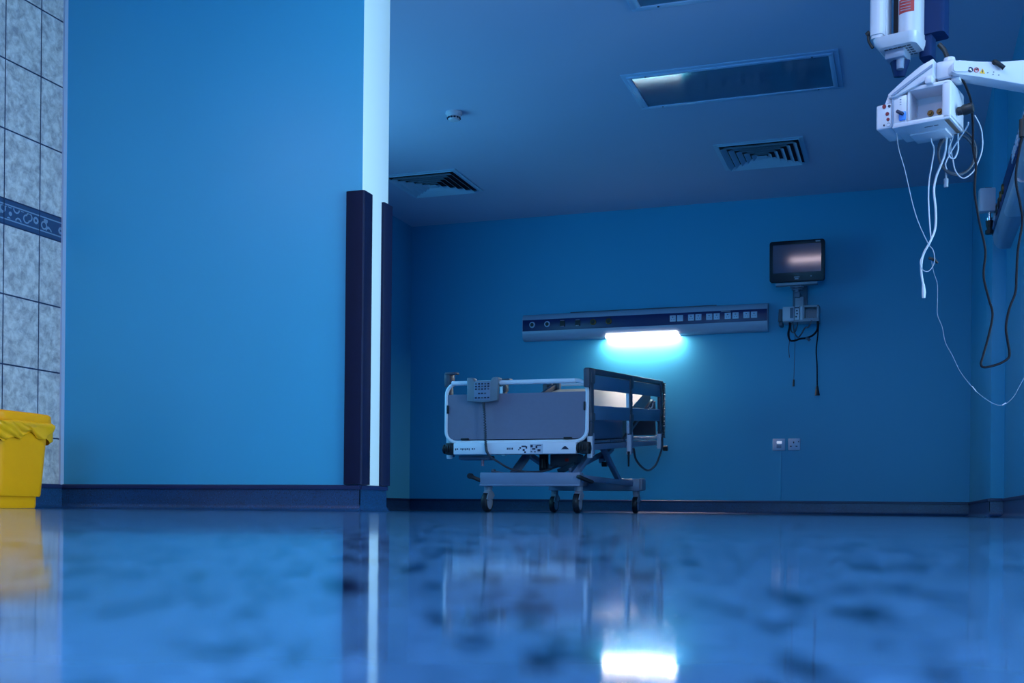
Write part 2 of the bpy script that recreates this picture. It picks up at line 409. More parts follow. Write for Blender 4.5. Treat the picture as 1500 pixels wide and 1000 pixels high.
# footboard
YF = 6.90
ring = rrect(.964, .388, .075, 7, -2.388, .651)
b = MB(); b.tube([(x, YF, z) for x, z in ring], .0125, 12, True)
b.tube([(-2.83, YF-.006, .846), (-2.40, YF-.006, .843), (-1.985, YF-.006, .842)], .0155, 12)
foot = b.build('foot_frame', 'white', bed)
b = MB(); pz = [(-2.862, .772), (-2.862, .53), (-2.855, .50), (-2.838, .481), (-2.81, .475), (-1.966, .475), (-1.94, .481), (-1.922, .50), (-1.916, .53), (-1.916, .772)]
b.prism(pz, YF-.006, YF+.008, FRONT); b.build('foot_panel', 'panel', bed)
for x, z, w, h in ((-2.857, .675, .012, .055), (-1.921, .68, .012, .055), (-2.735, .477, .055, .014), (-2.03, .477, .055, .014)):
    MB().box((x-w/2, YF-.016, z-h/2), (x+w/2, YF+.012, z+h/2), .003).build('panel_clip', 'black', bed)
# foot crossbar with bumpers and printed marks
MB().box((-2.803, 6.86, .376), (-1.968, 6.93, .449), .004).build('foot_crossbar', 'white', bed)
for s, xa, xb in ((-1, -2.885, -2.803), (1, -1.968, -1.880)):
    b = MB(); xm = (xa+xb)/2
    b.box((min(xa, xb)+.02, 6.865, .376), (max(xa, xb)-.003, 6.925, .452), .008)
    n = 5
    for k in range(n):
        x = xa+(xb-xa)*(k+.5)/n; b.cyl((x-.005, 6.893, .413), (x+.005, 6.893, .413), .038-.003*abs(k-2), seg=20, bev=.002)
    b.cyl((xa-.0, 6.893, .413), (xb, 6.893, .413), .026)
    b.build('corner_bumper', 'black', bed)
b = MB(); yf = 6.8594
x = -2.79
for w in (.008, .012, 0, .010, .006, .009, .008, .011, .007, 0, .012, .009):
    if w: b.box((x, yf, .403+.004*(w > .008)), (x+w*.8, yf+.001, .416), 0)
    x += (w or .008)+.003
b.build('lettering', 'ink', bed, 'dark printed lettering'); b = MB()
x = -2.43
for w in (.010, .012, .008, .012): b.box((x, yf, .404), (x+w*.7, yf+.001, .417), 0); x += w+.001
b.build('lettering', 'ink', bed, 'small dark lettering'); b = MB()
for x, z, w, h in ((-2.345, .415, .012, .010), (-2.33, .425, .03, .009), (-2.322, .402, .014, .012), (-2.302, .418, .010, .016), (-2.312, .388, .012, .010), (-2.352, .404, .008, .008), (-2.27, .426, .016, .016), (-2.258, .408, .022, .010), (-2.235, .421, .012, .018), (-2.268, .390, .010, .006), (-2.225, .430, .028, .006), (-2.222, .399, .020, .014), (-2.245, .389, .012, .006)):
    if x == -2.27: b.build('pictograms', 'ink', bed, 'dark pictograms'); b = MB()
    b.box((x, yf, z-h/2), (x+w, yf+.001, z+h/2), 0)
b.build('pictograms', 'ink', bed, 'dark pictograms'); b = MB()
b.prism([(-2.065, .404), (-2.012, .404), (-2.030, .421), (-2.0385, .426), (-2.047, .421)], yf, yf+.001, FRONT)
b.build('arrow_mark', 'ink', bed, 'dark blue upward arrow')
MB().box((-2.272, yf+.0003, .380), (-2.186, yf+.0012, .440)).build('sticker', 'whitep', bed, 'pale sticker with pictograms')
# deck frame and platform
b = MB()
for x in (-2.80, -1.945): b.box((x-.02, 6.93, .398), (x+.02, 9.12, .438), .004)
for y in (7.0, 7.7, 8.4, 9.1): b.box((-2.80, y-.02, .400), (-1.945, y+.02, .436), .004)
tilt(b).build('deck_frame', 'steel', bed)
b = MB()
for y0, y1 in ((7.02, 7.60), (7.62, 8.0)): b.box((-2.82, y0, .442), (-1.93, y1, .462), .006)
b.bar((-2.375, 8.02, .452), (-2.375, 9.0, .74), .89, .02, up=(1, 0, 0)) if 0 else b.loft([[(x, 8.02, .446), (x, 9.02, .748), (x, 9.02, .768), (x, 8.02, .466)] for x in (-2.82, -1.93)])
tilt(b).build('mattress_platform', 'dsteel', bed)
# head bracket, uprights for the headboard
def side_rail(x, s, boards):
    """s = +1 outer side right; boards = list of (z0, z1)"""
    r = None
    b = MB()
    if boards[0][1] > .8:
        b.bar((x, 6.885, .905), (x, 9.185, .905), .036, .036, .008)
        b.box((x-.02, 6.873, .80), (x+.02, 6.915, .918), .008)
        o = tilt(b).build('top_rail', 'dgrey', bed)
    for y, zb, zt in ((6.975, .352, .89), (8.06, .345, .89), (9.125, .37, .89)):
        b = MB(); b.box((x-.014, y-.034, .49), (x+.014, y+.034, zt), .006)
        p = tilt(b).build('rail_post', 'dgrey', bed)
        b = MB(); b.box((x-.02, y-.030, zb), (x+.012, y-.002, .51), .004)
        for zz in (zb+.015, zb+.06, zb+.10): b.cyl((x-.018, y-.016, zz), (x-.024, y-.016, zz), .005, seg=8)
        tilt(b).build('bracket', 'white', p, 'pale steel bracket')
        b = MB(); b.box((x-.014, y+.0, zb+.01), (x+.016, y+.028, .51), .004); tilt(b).build('bracket', 'steel', p, 'grey steel bracket')
        if abs(y-8.06) < .1: b = MB(); b.box((x-.017, y-.047, .50), (x+.004, y-.034, .87), .002); tilt(b).build('front_strip', 'white', p, 'pale steel strip')
        b = MB(); b.box((x-.022, y-.045, zt-.065), (x+.022, y+.045, zt+.030), .010)
        if s < 0: b.box((x-.014, y-.05, zt+.018), (x+.06, y+.03, zt+.034), .006)
        tilt(b).build('clamp', 'dgrey', p, 'dark clamp')
        b = MB(); b.box((x-.020, y-.045, .585), (x+.020, y+.045, .638), .006)
        tilt(b).build('clamp', 'dgrey', p, 'dark clamp')
    for z0, z1 in boards:
        b = MB(); b.box((x-.009, 6.99, z0), (x+.009, 9.10, z1), .006); tilt(b).build('rail_board', 'slat', bed)
side_rail(-1.898, 1, [(.79, .884), (.594, .688)])
side_rail(-2.868, -1, [(.50, .60), (.62, .70)])
b = MB(); b.bar((-2.80, 8.72, .80), (-2.73, 8.98, .90), .03, .05); b.box((-2.76, 8.95, .80), (-2.70, 9.0, .945), .008)
tilt(b).build('rail_latch', 'dgrey', bed)
# headboard
ring = rrect(.93, .46, .07, 7, -2.375, .685)
b = MB(); b.tube([(x, 9.20, z) for x, z in ring], .0125, 12, True); tilt(b).build('head_frame', 'white', bed)
b = MB(); b.box((-2.80, 9.192, .48), (-1.95, 9.206, .76), .004); tilt(b).build('head_panel', 'dgrey', bed)
b = MB(); b.tube([(-1.99+.02*math.cos(a), 9.188, .735+.034*math.sin(a)) for a in [k*PI/6 for k in range(12)]], .006, 8, True); tilt(b).build('head_handle', 'white', bed)
# base
b = MB(); b.box((-2.615, 6.862, .176), (-1.938, 6.945, .258), .005); b.box((-2.615, 6.852, .170), (-1.938, 6.95, .180), .002)
b.box((-2.615, 8.36, .170), (-1.885, 8.46, .262), .006)
for x in (-2.575, -1.965): b.box((x-.022, 6.93, .205), (x+.022, 8.40, .245), .004)
b.prism([(6.98, .20), (8.35, .205), (8.35, .245), (6.98, .262)], -2.36, -2.30, Matrix(((0, 0, 1, 0), (1, 0, 0, 0), (0, 1, 0, 0), (0, 0, 0, 1))))
b.build('base_frame', 'steel', bed)
MB().box((-1.895, 8.350, .176), (-1.872, 8.475, .264), .006).build('base_end_cap', 'greyp', bed)
def caster(x, y, ang):
    R = Matrix.Translation((x, y, 0)) @ Matrix.Rotation(ang, 4, 'Z')
    AX = Matrix(((0, 0, 1, 0), (0, 1, 0, 0), (-1, 0, 0, .066), (0, 0, 0, 1)))
    b = MB(); pr = [(.040, -.019), (.058, -.020), (.0640, -.015), (.066, -.005), (.066, .005), (.0640, .015), (.058, .020), (.040, .019)]
    b.lathe([(.0, -.010), (.040, -.010)]+pr+[(.040, .010), (.0, .010)], R @ AX, 32)
    c = b.build('caster', 'black', bed)
    b = MB(); b.lathe([(.0, .0225), (.028, .022), (.046, .0205), (.047, .016), (.0, .016)], R @ AX, 28)
    b.lathe([(.0, -.0225), (.028, -.022), (.046, -.0205), (.047, -.016), (.0, -.016)], R @ AX, 28)
    b.build('hub', 'greyp', c)
    # fork shell over the wheel
    b = MB(); rings = []
    for k in range(11):
        a = math.radians(15+k*13); cy, cz = -math.cos(a)*.071, .066+math.sin(a)*.071
        iy, iz = -math.cos(a)*.026, .066+math.sin(a)*.026
        rings.append((cy, cz, iy, iz))
    for sx in (.023,):
        b.loft([[R @ Vector((sx, cy, cz)), R @ Vector((sx+.005, cy, cz)), R @ Vector((sx+.005, iy, iz)), R @ Vector((sx, iy, iz))] for cy, cz, iy, iz in rings])
    b.loft([[R @ Vector((-.010, cy, cz)), R @ Vector((.028, cy, cz)), R @ Vector((.028, cy*1.07, cz+(cz-.066)*.07)), R @ Vector((-.010, cy*1.07, cz+(cz-.066)*.07))] for cy, cz, iy, iz in rings[3:]])
    b.cyl(R @ Vector((.004, .006, .134)), R @ Vector((.004, .006, .178)), .026, .028, 16)
    b.build('fork', 'greyp', c)
caster(-2.590, 6.935, math.radians(-2)); caster(-1.975, 6.94, math.radians(2))
caster(-2.585, 8.41, math.radians(-3)); caster(-1.935, 8.41, math.radians(4))
# scissor lift arms, actuator, pedals, wiring under the deck
SY = Matrix(((0, 0, 1, 0), (1, 0, 0, 0), (0, 1, 0, 0), (0, 0, 0, 1)))
for x, pts, w in ((-2.45, ((7.0, .225), (7.36, .405)), .05), (-2.42, ((7.28, .395), (7.75, .32)), .035), (-2.0, ((6.94, .235), (7.36, .415)), .035), (-2.0, ((7.66, .455), (8.14, .24)), .035), (-2.04, ((8.08, .48), (7.76, .37)), .03), (-2.06, ((7.05, .275), (8.06, .46)), .018)):
    MB().bar((x, *pts[0]), (x, *pts[1]), .035, w, up=(1, 0, 0)).build('lift_arm', 'steel', bed)
b = MB(); b.box((-2.34, 7.26, .285), (-2.292, 7.33, .40), .006); b.cyl((-2.315, 7.25, .30), (-2.315, 7.25, .36), .016)
b.build('lift_actuator', 'black', bed)
b = MB(); b.box((-2.27, 7.28, .31), (-2.07, 7.42, .40), .012); b.bar((-2.20, 7.25, .275), (-2.08, 7.25, .325), .03, .035)
mo = b.build('lift_motor', 'dgrey', bed); MB().box((-2.16, 7.268, .345), (-2.135, 7.275, .365), .003).build('motor_cap', 'red', mo)
b = MB(); b.cyl((-2.634, 6.96, .375), (-2.634, 6.96, .305), .010, .010, 10); b.build('release_lever', 'mauve', bed)
b = MB(); b.box((-2.80, 6.94, .345), (-2.58, 7.05, .374), .008); b.bar((-2.78, 6.95, .368), (-2.60, 6.95, .35), .03, .014); b.build('under_tray', 'dsteel', bed)
b = MB(); b.bar((-2.685, 6.86, .235), (-2.615, 6.88, .205), .03, .025, .008); b.cyl((-2.683, 6.85, .235), (-2.683, 6.88, .235), .018); b.build('brake_pedal', 'black', bed)
b = MB(); b.bar((-1.945, 6.83, .232), (-1.875, 6.93, .196), .035, .022, .008); b.build('brake_pedal', 'black', bed)
b = MB(); b.bar((-2.55, 6.90, .268), (-2.36, 6.95, .236), .035, .012, .004); b.cyl((-2.545, 6.90, .268), (-2.525, 6.90, .266), .014); b.build('foot_control', 'dgrey', bed)
b = MB()
for k in range(4):
    b.tube([(-1.97-.03*k, 7.10, .47+.012*k), (-1.96-.03*k, 7.3, .465-.02*k), (-1.99, 7.6, .47+.01*k), (-1.96-.02*k, 7.9, .46)], .008, 7, smooth=5)
tilt(b).build('wiring', 'black', bed)
MB().tube([(-1.86, 8.0, .47), (-1.86, 8.02, .455), (-1.86, 8.08, .395), (-1.86, 8.28, .347), (-1.86, 8.515, .331), (-1.86, 8.764, .380), (-1.86, 8.924, .462), (-1.86, 9.02, .536), (-1.872, 9.08, .62)], .0085, 8, smooth=6).build('head_cable', 'hose', bed)
b = MB(); b.tube([(-1.866+.011*math.cos(k*.9), 9.10+.011*math.sin(k*.9), .62+.445*k/240) for k in range(241)], .0045, 6); b.build('coiled_lead', 'hose', bed)
b = MB(); b.cyl((-1.90, 8.02, .45), (-1.90, 8.02, .34), .009, .006, 8); b.build('rail_lever', 'black', bed)
b = MB(); b.cyl((-1.875, 9.14, .535), (-1.84, 9.14, .535), .022, seg=14); b.build('rail_knob', 'black', bed)
b = MB(); b.cyl((-1.985, 7.72, .345), (-2.02, 7.72, .345), .018, seg=14); b.build('pivot_knob', 'black', bed)

# mattress: flat foot section and a raised back section
mt = thing('mattress', 'mattress with cream raised back section lying on the hospital bed', 'mattress', (-2.375, 7.9, .5))
b = MB(); b.box((-2.80, 7.03, .464), (-1.94, 8.02, .602), .02); tilt(b).build('flat_section', 'matside', mt, 'blue grey flat section')
b = MB(); b.loft([[(x, 8.00, .468), (x, 8.99, .770), (x, 8.975, .862), (x, 8.955, .868), (x, 8.0, .606)] for x in (-2.80, -1.945)]); tilt(b).build('raised_section', 'cream', mt, 'cream raised back section')

# control handset hanging on the footboard
hs = thing('control_handset', 'grey bed control handset with buttons, hooked over the footboard tube', 'control', (-2.595, 6.86, .715))
b = MB(); b.prism([(-2.700, .722), (-2.600, .712), (-2.592, .712), (-2.492, .722), (-2.488, .87), (-2.492, .876), (-2.528, .872), (-2.540, .850), (-2.652, .850), (-2.664, .872), (-2.697, .876), (-2.704, .87)], 6.838, 6.872, FRONT, bev=.004)
for x in (-2.685, -2.51): b.box((x-.016, 6.86, .856), (x+.016, 6.935, .878), .006); b.box((x-.016, 6.918, .82), (x+.016, 6.935, .872), .005)
b.build('case', 'handset', hs)
MB().box((-2.652, 6.8355, .725), (-2.540, 6.8385, .845), .001).build('keypad', 'steel', hs)
for r, z in enumerate((.832, .815, .798, .770, .742)):
    for c in range(5):
        if r == 3 and c in (0, 4): continue
        MB().box((-2.645+.0215*c, 6.833, z-.005), (-2.632+.0215*c, 6.836, z+.005), .001).build('button', 'ink' if (r+c) % 3 else 'dgrey', hs)
b = MB()
cpts = catmull([Vector(p) for p in ((-2.592, 6.852, .712), (-2.586, 6.850, .66), (-2.576, 6.848, .52), (-2.570, 6.848, .42), (-2.560, 6.850, .385), (-2.54, 6.87, .352))], 60)
pts = []
for i, p in enumerate(cpts):
    pts.append(p+Vector((math.cos(i*.9), math.sin(i*.9), 0))*.0068)
b.tube(pts, .0036, 6)
b.tube([(-2.54, 6.87, .352), (-2.514, 6.90, .334), (-2.47, 6.95, .30), (-2.431, 6.99, .280), (-2.36, 7.02, .268), (-2.28, 7.05, .268), (-2.22, 7.1, .285), (-2.19, 7.2, .31)], .007, 8, smooth=6)
b.build('coiled_cord', 'hose', hs, 'grey coiled cord')

# ------------------------------------------------------------------ bed head units (service panels on the walls)
def headwall(name, label, loc, rz, lit, W=2.19):
    root = thing(name, label, 'wall panel', loc, rz, 'bed head service panels')
    # local: x along the wall, y = -depth (into room is -y), z about the gas outlets
    Pf = [(.0, -.137), (.050, -.137), (.072, -.128), (.088, -.105), (.097, -.057), (.097, .046), (.088, .078), (.068, .096), (.04, .101), (.0, .101)]
    b = MB(); b.loft([[(x, -d, z) for d, z in Pf] for x in (0, W)]); b.build('body', 'alu', root, local=True)
    b = MB(); b.box((.004, -.1015, -.056), (W-.004, -.094, .045), .001); b.build('fascia', 'navy', root, 'navy strip', local=True)
    b = MB(); b.box((.44, -.05, .1005), (1.75, -.005, .108), .001); b.build('top_channel', 'dgrey', root, local=True)
    for k in range(6):
        x = .097+.1425*k; b = MB()
        mx = Matrix.Translation((x, -.1012, 0)) @ Matrix.Rotation(PI/2, 4, 'X')
        if k in (2, 3):
            b.box((x-.024, -.108, -.026), (x+.024, -.1012, .026), .004)
            o = b.build('gas_outlet', 'black', root, local=True)
            for xw, za, zb in ((.018, .022, .028), (.016, -.030, -.022)):
                MB().box((x-xw, -.110, za), (x+xw, -.1075, zb), .001).build('key_bar', 'greyp' if k == 3 else 'mauve', o, local=True)
        else:
            b.lathe([(.0, .003), (.0165, .003), (.0165, .009), (.020, .011), (.026, .009), (.028, .0)], mx, 24)
            o = b.build('gas_outlet', 'socket' if k < 2 else 'brass', root, local=True)
            b = MB(); b.lathe([(0, .0105), (.0168, .0105), (.0168, .002), (0, .002)], mx, 20); b.build('bore', 'black', o, local=True)
    for k, x in enumerate((1.383, 1.447, 1.543, 1.606, 1.699, 1.763, 1.857, 1.923, 2.015, 2.079)):
        b = MB(); b.box((x-.0265, -.108, -.029), (x+.0265, -.1012, .025), .003)
        o = b.build('power_socket', 'socket', root, local=True)
        if k != 1:
            b = MB(); b.box((x-.007, -.1087, .006), (x+.005, -.1076, .012)); b.box((x-.013, -.1087, -.014), (x-.006, -.1076, -.010)); b.box((x+.006, -.1087, -.014), (x+.013, -.1076, -.010))
            b.build('socket_slots', 'ink', o, local=True)
    b = MB(); b.box((1.80, -.104, .034), (1.88, -.1012, .042), .001); b.build('name_strip', 'greyp', root, local=True)
    # reading lamp let into the lower lip
    b = MB(); x0, x1 = .775, 1.430
    b.loft([[(x0+.0, -.0955, -.106), (x1-.0, -.0955, -.106), (x1+.006, -.082, -.128), (x0-.006, -.082, -.128)], [(x0-.006, -.078, -.1375), (x1+.006, -.078, -.1375), (x1+.006, -.012, -.1385), (x0-.006, -.012, -.1385)]][0:1]+[[(x0-.006, -.0745, -.1400), (x1+.006, -.0745, -.1400), (x1+.006, -.010, -.1400), (x0-.006, -.010, -.1400)]]) if 0 else None
    prof = [(.0945, -.108), (.0955, -.118), (.089, -.131), (.070, -.1405), (.012, -.1405), (.012, -.135), (.06, -.130)]
    b.loft([[(x+(.012 if (x == x0 and d > .085 and z > -.122) else -.012 if (x == x1 and d > .085 and z > -.122) else 0), -d, z) for d, z in prof] for x in (x0, x1)])
    for f in b.bm.faces:
        if f.normal.z < -.9 or f.calc_center_median().z < -.1385: f.material_index = 1
    b.bm.normal_update()
    b.build('reading_lamp', ['lamplens', 'lampglow'] if lit else ['whitep', 'whitep'], root, 'lit white lamp' if lit else 'unlit white lamp', local=True)
    return root
headwall('headwall_panel', 'long grey and navy service panel above the bed with a lit lamp', (-3.300, YB, 1.696), 0, True)
headwall('headwall_panel', 'service panel on the side wall with a white regulator plugged in beside it', (XR, 7.22, 1.72), -PI/2, False, 2.19)

# ------------------------------------------------------------------ wall monitor, module rack and leads on the back wall
YM = 9.5
mon = thing('patient_monitor', 'black flat-screen patient monitor mounted on the back wall', 'monitor', (-.853, YM, 1.916))
TMm = Matrix.Translation((-.853, YM, 1.916)) @ Matrix.Rotation(math.radians(4.3), 4, 'X') @ Matrix.Translation((.853, -YM, -1.916))
b = MB(); b.prism(rrect(.442, .334, .022, 5, -.853, 2.083), YM, YM+.055, FRONT, bev=.004); b.xform(TMm).build('bezel', 'bezel', mon)
MB().box((-1.046, YM-.0012, 1.990), (-.661, YM+.002, 2.218), 0).xform(TMm).build('screen', 'screen', mon)
for xa, xb, za, zb in ((-.706, -.668, 2.229, 2.240), (-.876, -.832, 1.948, 1.958), (-.870, -.840, 1.932, 1.944), (-.745, -.735, 1.951, 1.960)):
    MB().box((xa, YM-.001, za), (xb, YM+.001, zb)).xform(TMm).build('printed_mark', 'greyp', mon)
MB().box((-1.024, YM-.005, 1.888), (-.690, YM+.06, 1.909), .004).build('handle_bar', 'greyp', mon)
b = MB(); b.box((-.907, YM, 1.868), (-.797, YM+.05, 1.880), .003); b.box((-.897, YM+.005, 1.852), (-.807, YM+.05, 1.860), .003)
b.cyl((-.852, YM+.03, 1.83), (-.852, YM+.03, 1.90), .022); b.box((-.875, YM+.03, 1.79), (-.828, YB-.001, 1.835), .006); b.box((-.91, YB-.03, 1.72), (-.79, YB-.001, 1.93), .006)
b.build('mount_arm', 'dsteel', mon)
rk = thing('module_rack', 'small white module rack on the back wall beneath the black monitor', 'module rack', (-.84, YM, 1.56), 0, 'measurement module racks')
b = MB(); b.box((-.958, YM, 1.600), (-.675, YM+.15, 1.612), .003); b.box((-.958, YM, 1.585), (-.675, YM+.15, 1.605), .003); b.box((-.693, YM, 1.60), (-.675, YM+.15, 1.717), .003); b.box((-.80, YM, 1.702), (-.675, YM+.15, 1.717), .003)
b.box((-.80, YM+.10, 1.60), (-.68, YM+.12, 1.71)); b.box((-.80, YM+.0, 1.61), (-.79, YM+.11, 1.71)); b.bar((-.86, YM+.1, 1.66), (-.86, YB-.03, 1.66), .05, .06); b.box((-.87, YM+.05, 1.70), (-.80, YM+.11, 1.80), .008)
hb = b.build('housing', 'greyp', rk)
b = MB(); b.box((-.965, YM-.008, 1.592), (-.870, YM+.13, 1.712), .008); b.build('module', 'whitep', rk)
b = MB(); b.box((-.905, YM-.010, 1.615), (-.878, YM-.007, 1.70), .002); b.build('module_window', 'dsteel', rk)
b = MB(); b.box((-.866, YM-.006, 1.600), (-.828, YM+.13, 1.716), .004); b.box((-.825, YM-.004, 1.600), (-.802, YM+.13, 1.712), .004); b.build('module', 'whitep', rk)
for z, x in ((1.70, -.857), (1.70, -.841), (1.675, -.850), (1.650, -.848), (1.625, -.855)): MB().cyl((x, YM-.010, z), (x, YM-.005, z), .007, seg=10).build('button', 'ink', rk)
b = MB(); b.cyl((-.985, YM+.05, 1.60), (-.985, YM+.05, 1.70), .022, .016, 14); b.box((-.998, YM+.02, 1.56), (-.965, YM+.12, 1.595), .008); b.build('lead_holder', 'dgrey', rk)
for x in (-.755, -.725): MB().cyl((x, YM+.095, 1.622), (x, YM+.101, 1.622), .009, seg=12).build('connector', 'brass', rk)
def cable(name, label, cat, pts, r, m, sm=7, group=None, root=None):
    t = thing(name, label, cat, pts[0], 0, group)
    b = MB(); b.tube(pts, r, 8, smooth=sm); b.build('lead', m, t); return t
c = cable('sensor_cord', 'tangled dark leads looped under the wall-mounted module rack', 'cable', [(-.91, 9.52, 1.585), (-.910, 9.52, 1.55), (-.920, 9.52, 1.489), (-.904, 9.51, 1.438), (-.870, 9.50, 1.430), (-.825, 9.51, 1.445), (-.767, 9.52, 1.453), (-.718, 9.52, 1.476), (-.688, 9.52, 1.52), (-.686, 9.52, 1.59)], .008, 'cableb')
b = MB(); b.tube([(-.884, 9.5, 1.585), (-.868, 9.49, 1.494), (-.839, 9.49, 1.455), (-.814, 9.5, 1.482), (-.785, 9.5, 1.531), (-.756, 9.5, 1.54), (-.73, 9.5, 1.59)], .006, 8, smooth=6)
b.tube([(-.90, 9.54, 1.585), (-.90, 9.53, 1.52), (-.87, 9.52, 1.50), (-.85, 9.52, 1.55), (-.85, 9.52, 1.585)], .006, 8, smooth=6)
b.build('second_lead', 'hose', c)
b = MB(); b.cyl((-.775, 9.515, 1.455), (-.745, 9.515, 1.43), .012, seg=8); b.build('plug', 'dgrey', c)
c = cable('power_cord', 'long dark power cord with a flared plug, hanging below the wall module rack', 'cable', [(-.680, 9.52, 1.585), (-.680, 9.52, 1.55), (-.684, 9.52, 1.469), (-.695, 9.52, 1.349), (-.687, 9.52, 1.218), (-.685, 9.52, 1.05)], .0055, 'cableb')
MB().cyl((-.685, 9.52, 1.055), (-.682, 9.52, .978), .009, .021, 14).build('plug', 'black', c)
c = cable('sensor_cord', 'thin straight lead with a small plug, hanging below the wall module rack', 'cable', [(-.868, 9.55, 1.585), (-.869, 9.56, 1.46), (-.870, 9.56, 1.336), (-.875, 9.56, 1.115)], .0022, 'hose')
MB().cyl((-.875, 9.56, 1.118), (-.877, 9.56, 1.062), .007, .009, 10).build('plug', 'black', c)
cable('sensor_cord', 'shortest thin lead hanging below the wall module rack, without a plug', 'cable', [(-.912, 9.55, 1.585), (-.914, 9.56, 1.44), (-.919, 9.56, 1.379), (-.912, 9.56, 1.30)], .003, 'hose')

# ------------------------------------------------------------------ wall plates and conduit
def plate(name, label, cat, xc, zc, w):
    t = thing(name, label, cat, (xc, YB, zc))
    MB().box((xc-w/2, YB-.012, zc-.05), (xc+w/2, YB-.001, zc+.05), .004).build('face_plate', 'socket', t)
    return t
t = plate('light_switch', 'square wall switch plate with a glowing indicator, above the slim conduit', 'switch', -1.014, .595, .104)
MB().box((-1.032, YB-.015, .603), (-.990, YB-.011, .623), .002).build('indicator', 'indicator', t, 'small lit white indicator')
MB().box((-1.034, YB-.0145, .565), (-.994, YB-.0118, .592), .002).build('rocker', 'steel', t)
t = plate('wall_socket', 'square three-pin wall socket beside the switch with the glowing indicator', 'socket', -.888, .596, .10)
b = MB()
for x, z, w, h in ((-.892, .612, .010, .016), (-.915, .580, .016, .008), (-.868, .580, .016, .008), (-.852, .618, .008, .008)): b.box((x-w/2, YB-.0128, z-h/2), (x+w/2, YB-.0115, z+h/2))
b.build('pin_holes', 'ink', t)
tag(MB().box((-1.004, YB-.007, .119), (-.990, YB-.0005, .545), .001).build('cable_conduit', 'paint'), 'slim blue painted conduit running from the switch down to the skirting', 'conduit')

# ------------------------------------------------------------------ ceiling fittings
t = thing('smoke_detector', 'small round white smoke detector on the ceiling', 'smoke detector', (-2.905, 7.06, H))
mx = Matrix.Translation((-2.905, 7.06, H)) @ Matrix.Rotation(PI, 4, 'X')
MB().lathe([(0, .0), (.056, .0), (.057, .012), (.052, .020), (0, .020)], mx, 32).build('base', 'whitep', t)
MB().lathe([(0, .019), (.048, .020), (.046, .030), (.040, .034), (.040, .046), (.034, .054), (.016, .058), (0, .058)], mx, 32).build('sensor_dome', 'whitep', t)
b = MB()
for k in range(12):
    a = k*PI/6; b.box((-2.905+.0405*math.cos(a)-.006, 7.06+.0405*math.sin(a)-.006, H-.045), (-2.905+.0405*math.cos(a)+.006, 7.06+.0405*math.sin(a)+.006, H-.036))
b.build('slots', 'ink', t)
def sqring(b, cx, cy, h0, z0, h1, z1, th=.0025):
    """sloping square blade from half-size h0 at z0 to half-size h1 at z1"""
    q = ((-1, -1), (1, -1), (1, 1), (-1, 1))
    b.loft([[(cx+sx*h, cy+sy*h, z) for sx, sy in q] for h, z in ((h0, z0), (h1, z1), (h1-th, z1), (h0-th, z0), (h0, z0))], cap=(False, False))
def vent(label, cx, cy):
    t = thing('ceiling_vent', label, 'vent', (cx, cy, H), 0, 'square ceiling vents')
    MB().box((cx-.29, cy-.29, H-.004), (cx+.29, cy+.29, H-.0005)).build('duct_shade_plate', 'dark', t)  # flat dark plate put in for the shade inside the duct
    b = MB(); sqring(b, cx, cy, .318, H-.0005, .320, H-.007, .035); sqring(b, cx, cy, .292, H-.0005, .290, H-.012, .004)
    b.build('frame', 'ceilw', t)
    for k in range(5):
        h = .272-.050*k
        b = MB(); sqring(b, cx, cy, h, H-.030, h-.030, H-.006); b.build('louvre', 'ceilw', t)
    MB().box((cx-.035, cy-.035, H-.030), (cx+.035, cy+.035, H-.026)).build('centre_plate', 'ceilw', t)
M['ceilw'] = mat('pale_enamelled_metal', (.42, .60, .76), .5, var=.02)
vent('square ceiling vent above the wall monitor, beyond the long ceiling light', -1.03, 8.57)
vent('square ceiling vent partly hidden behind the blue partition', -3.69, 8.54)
def ceil_light(label, x0, y0, x1, y1):
    t = thing('ceiling_light', label, 'ceiling light', ((x0+x1)/2, (y0+y1)/2, H), 0, 'recessed ceiling lights')
    b = MB(); w = .035
    def frame(a, z0, z1, w):
        b.box((x0+a, y0+a, z0), (x1-a, y0+a+w, z1), .002); b.box((x0+a, y1-a-w, z0), (x1-a, y1-a, z1), .002)
        b.box((x0+a, y0+a+w, z0), (x0+a+w, y1-a-w, z1), .002); b.box((x1-a-w, y0+a+w, z0), (x1-a, y1-a-w, z1), .002)
    frame(0, H-.008, H-.0005, .03); frame(.03, H-.016, H-.0005, .028)
    b.build('frame', 'fixw', t)
    MB().box((x0+.055, y0+.055, H-.010), (x1-.055, y1-.055, H-.002)).build('glass_panel', 'glass', t)
    for x in (x0+.15, x1-.15):
        for y in (y0+.044, y1-.044): MB().cyl((x, y, H-.016), (x, y, H-.0185), .006, seg=10).build('screw', 'ink', t)
M['fixw'] = mat('pale_fixture_frame', (.42, .58, .80), .3, var=.02)
ceil_light('long unlit recessed ceiling light with dark reflecting glass', -1.680, 6.757, -.387, 7.378)
ceil_light('nearest unlit recessed ceiling light, of which only a corner shows', -1.405, 5.30, -.11, 5.915)

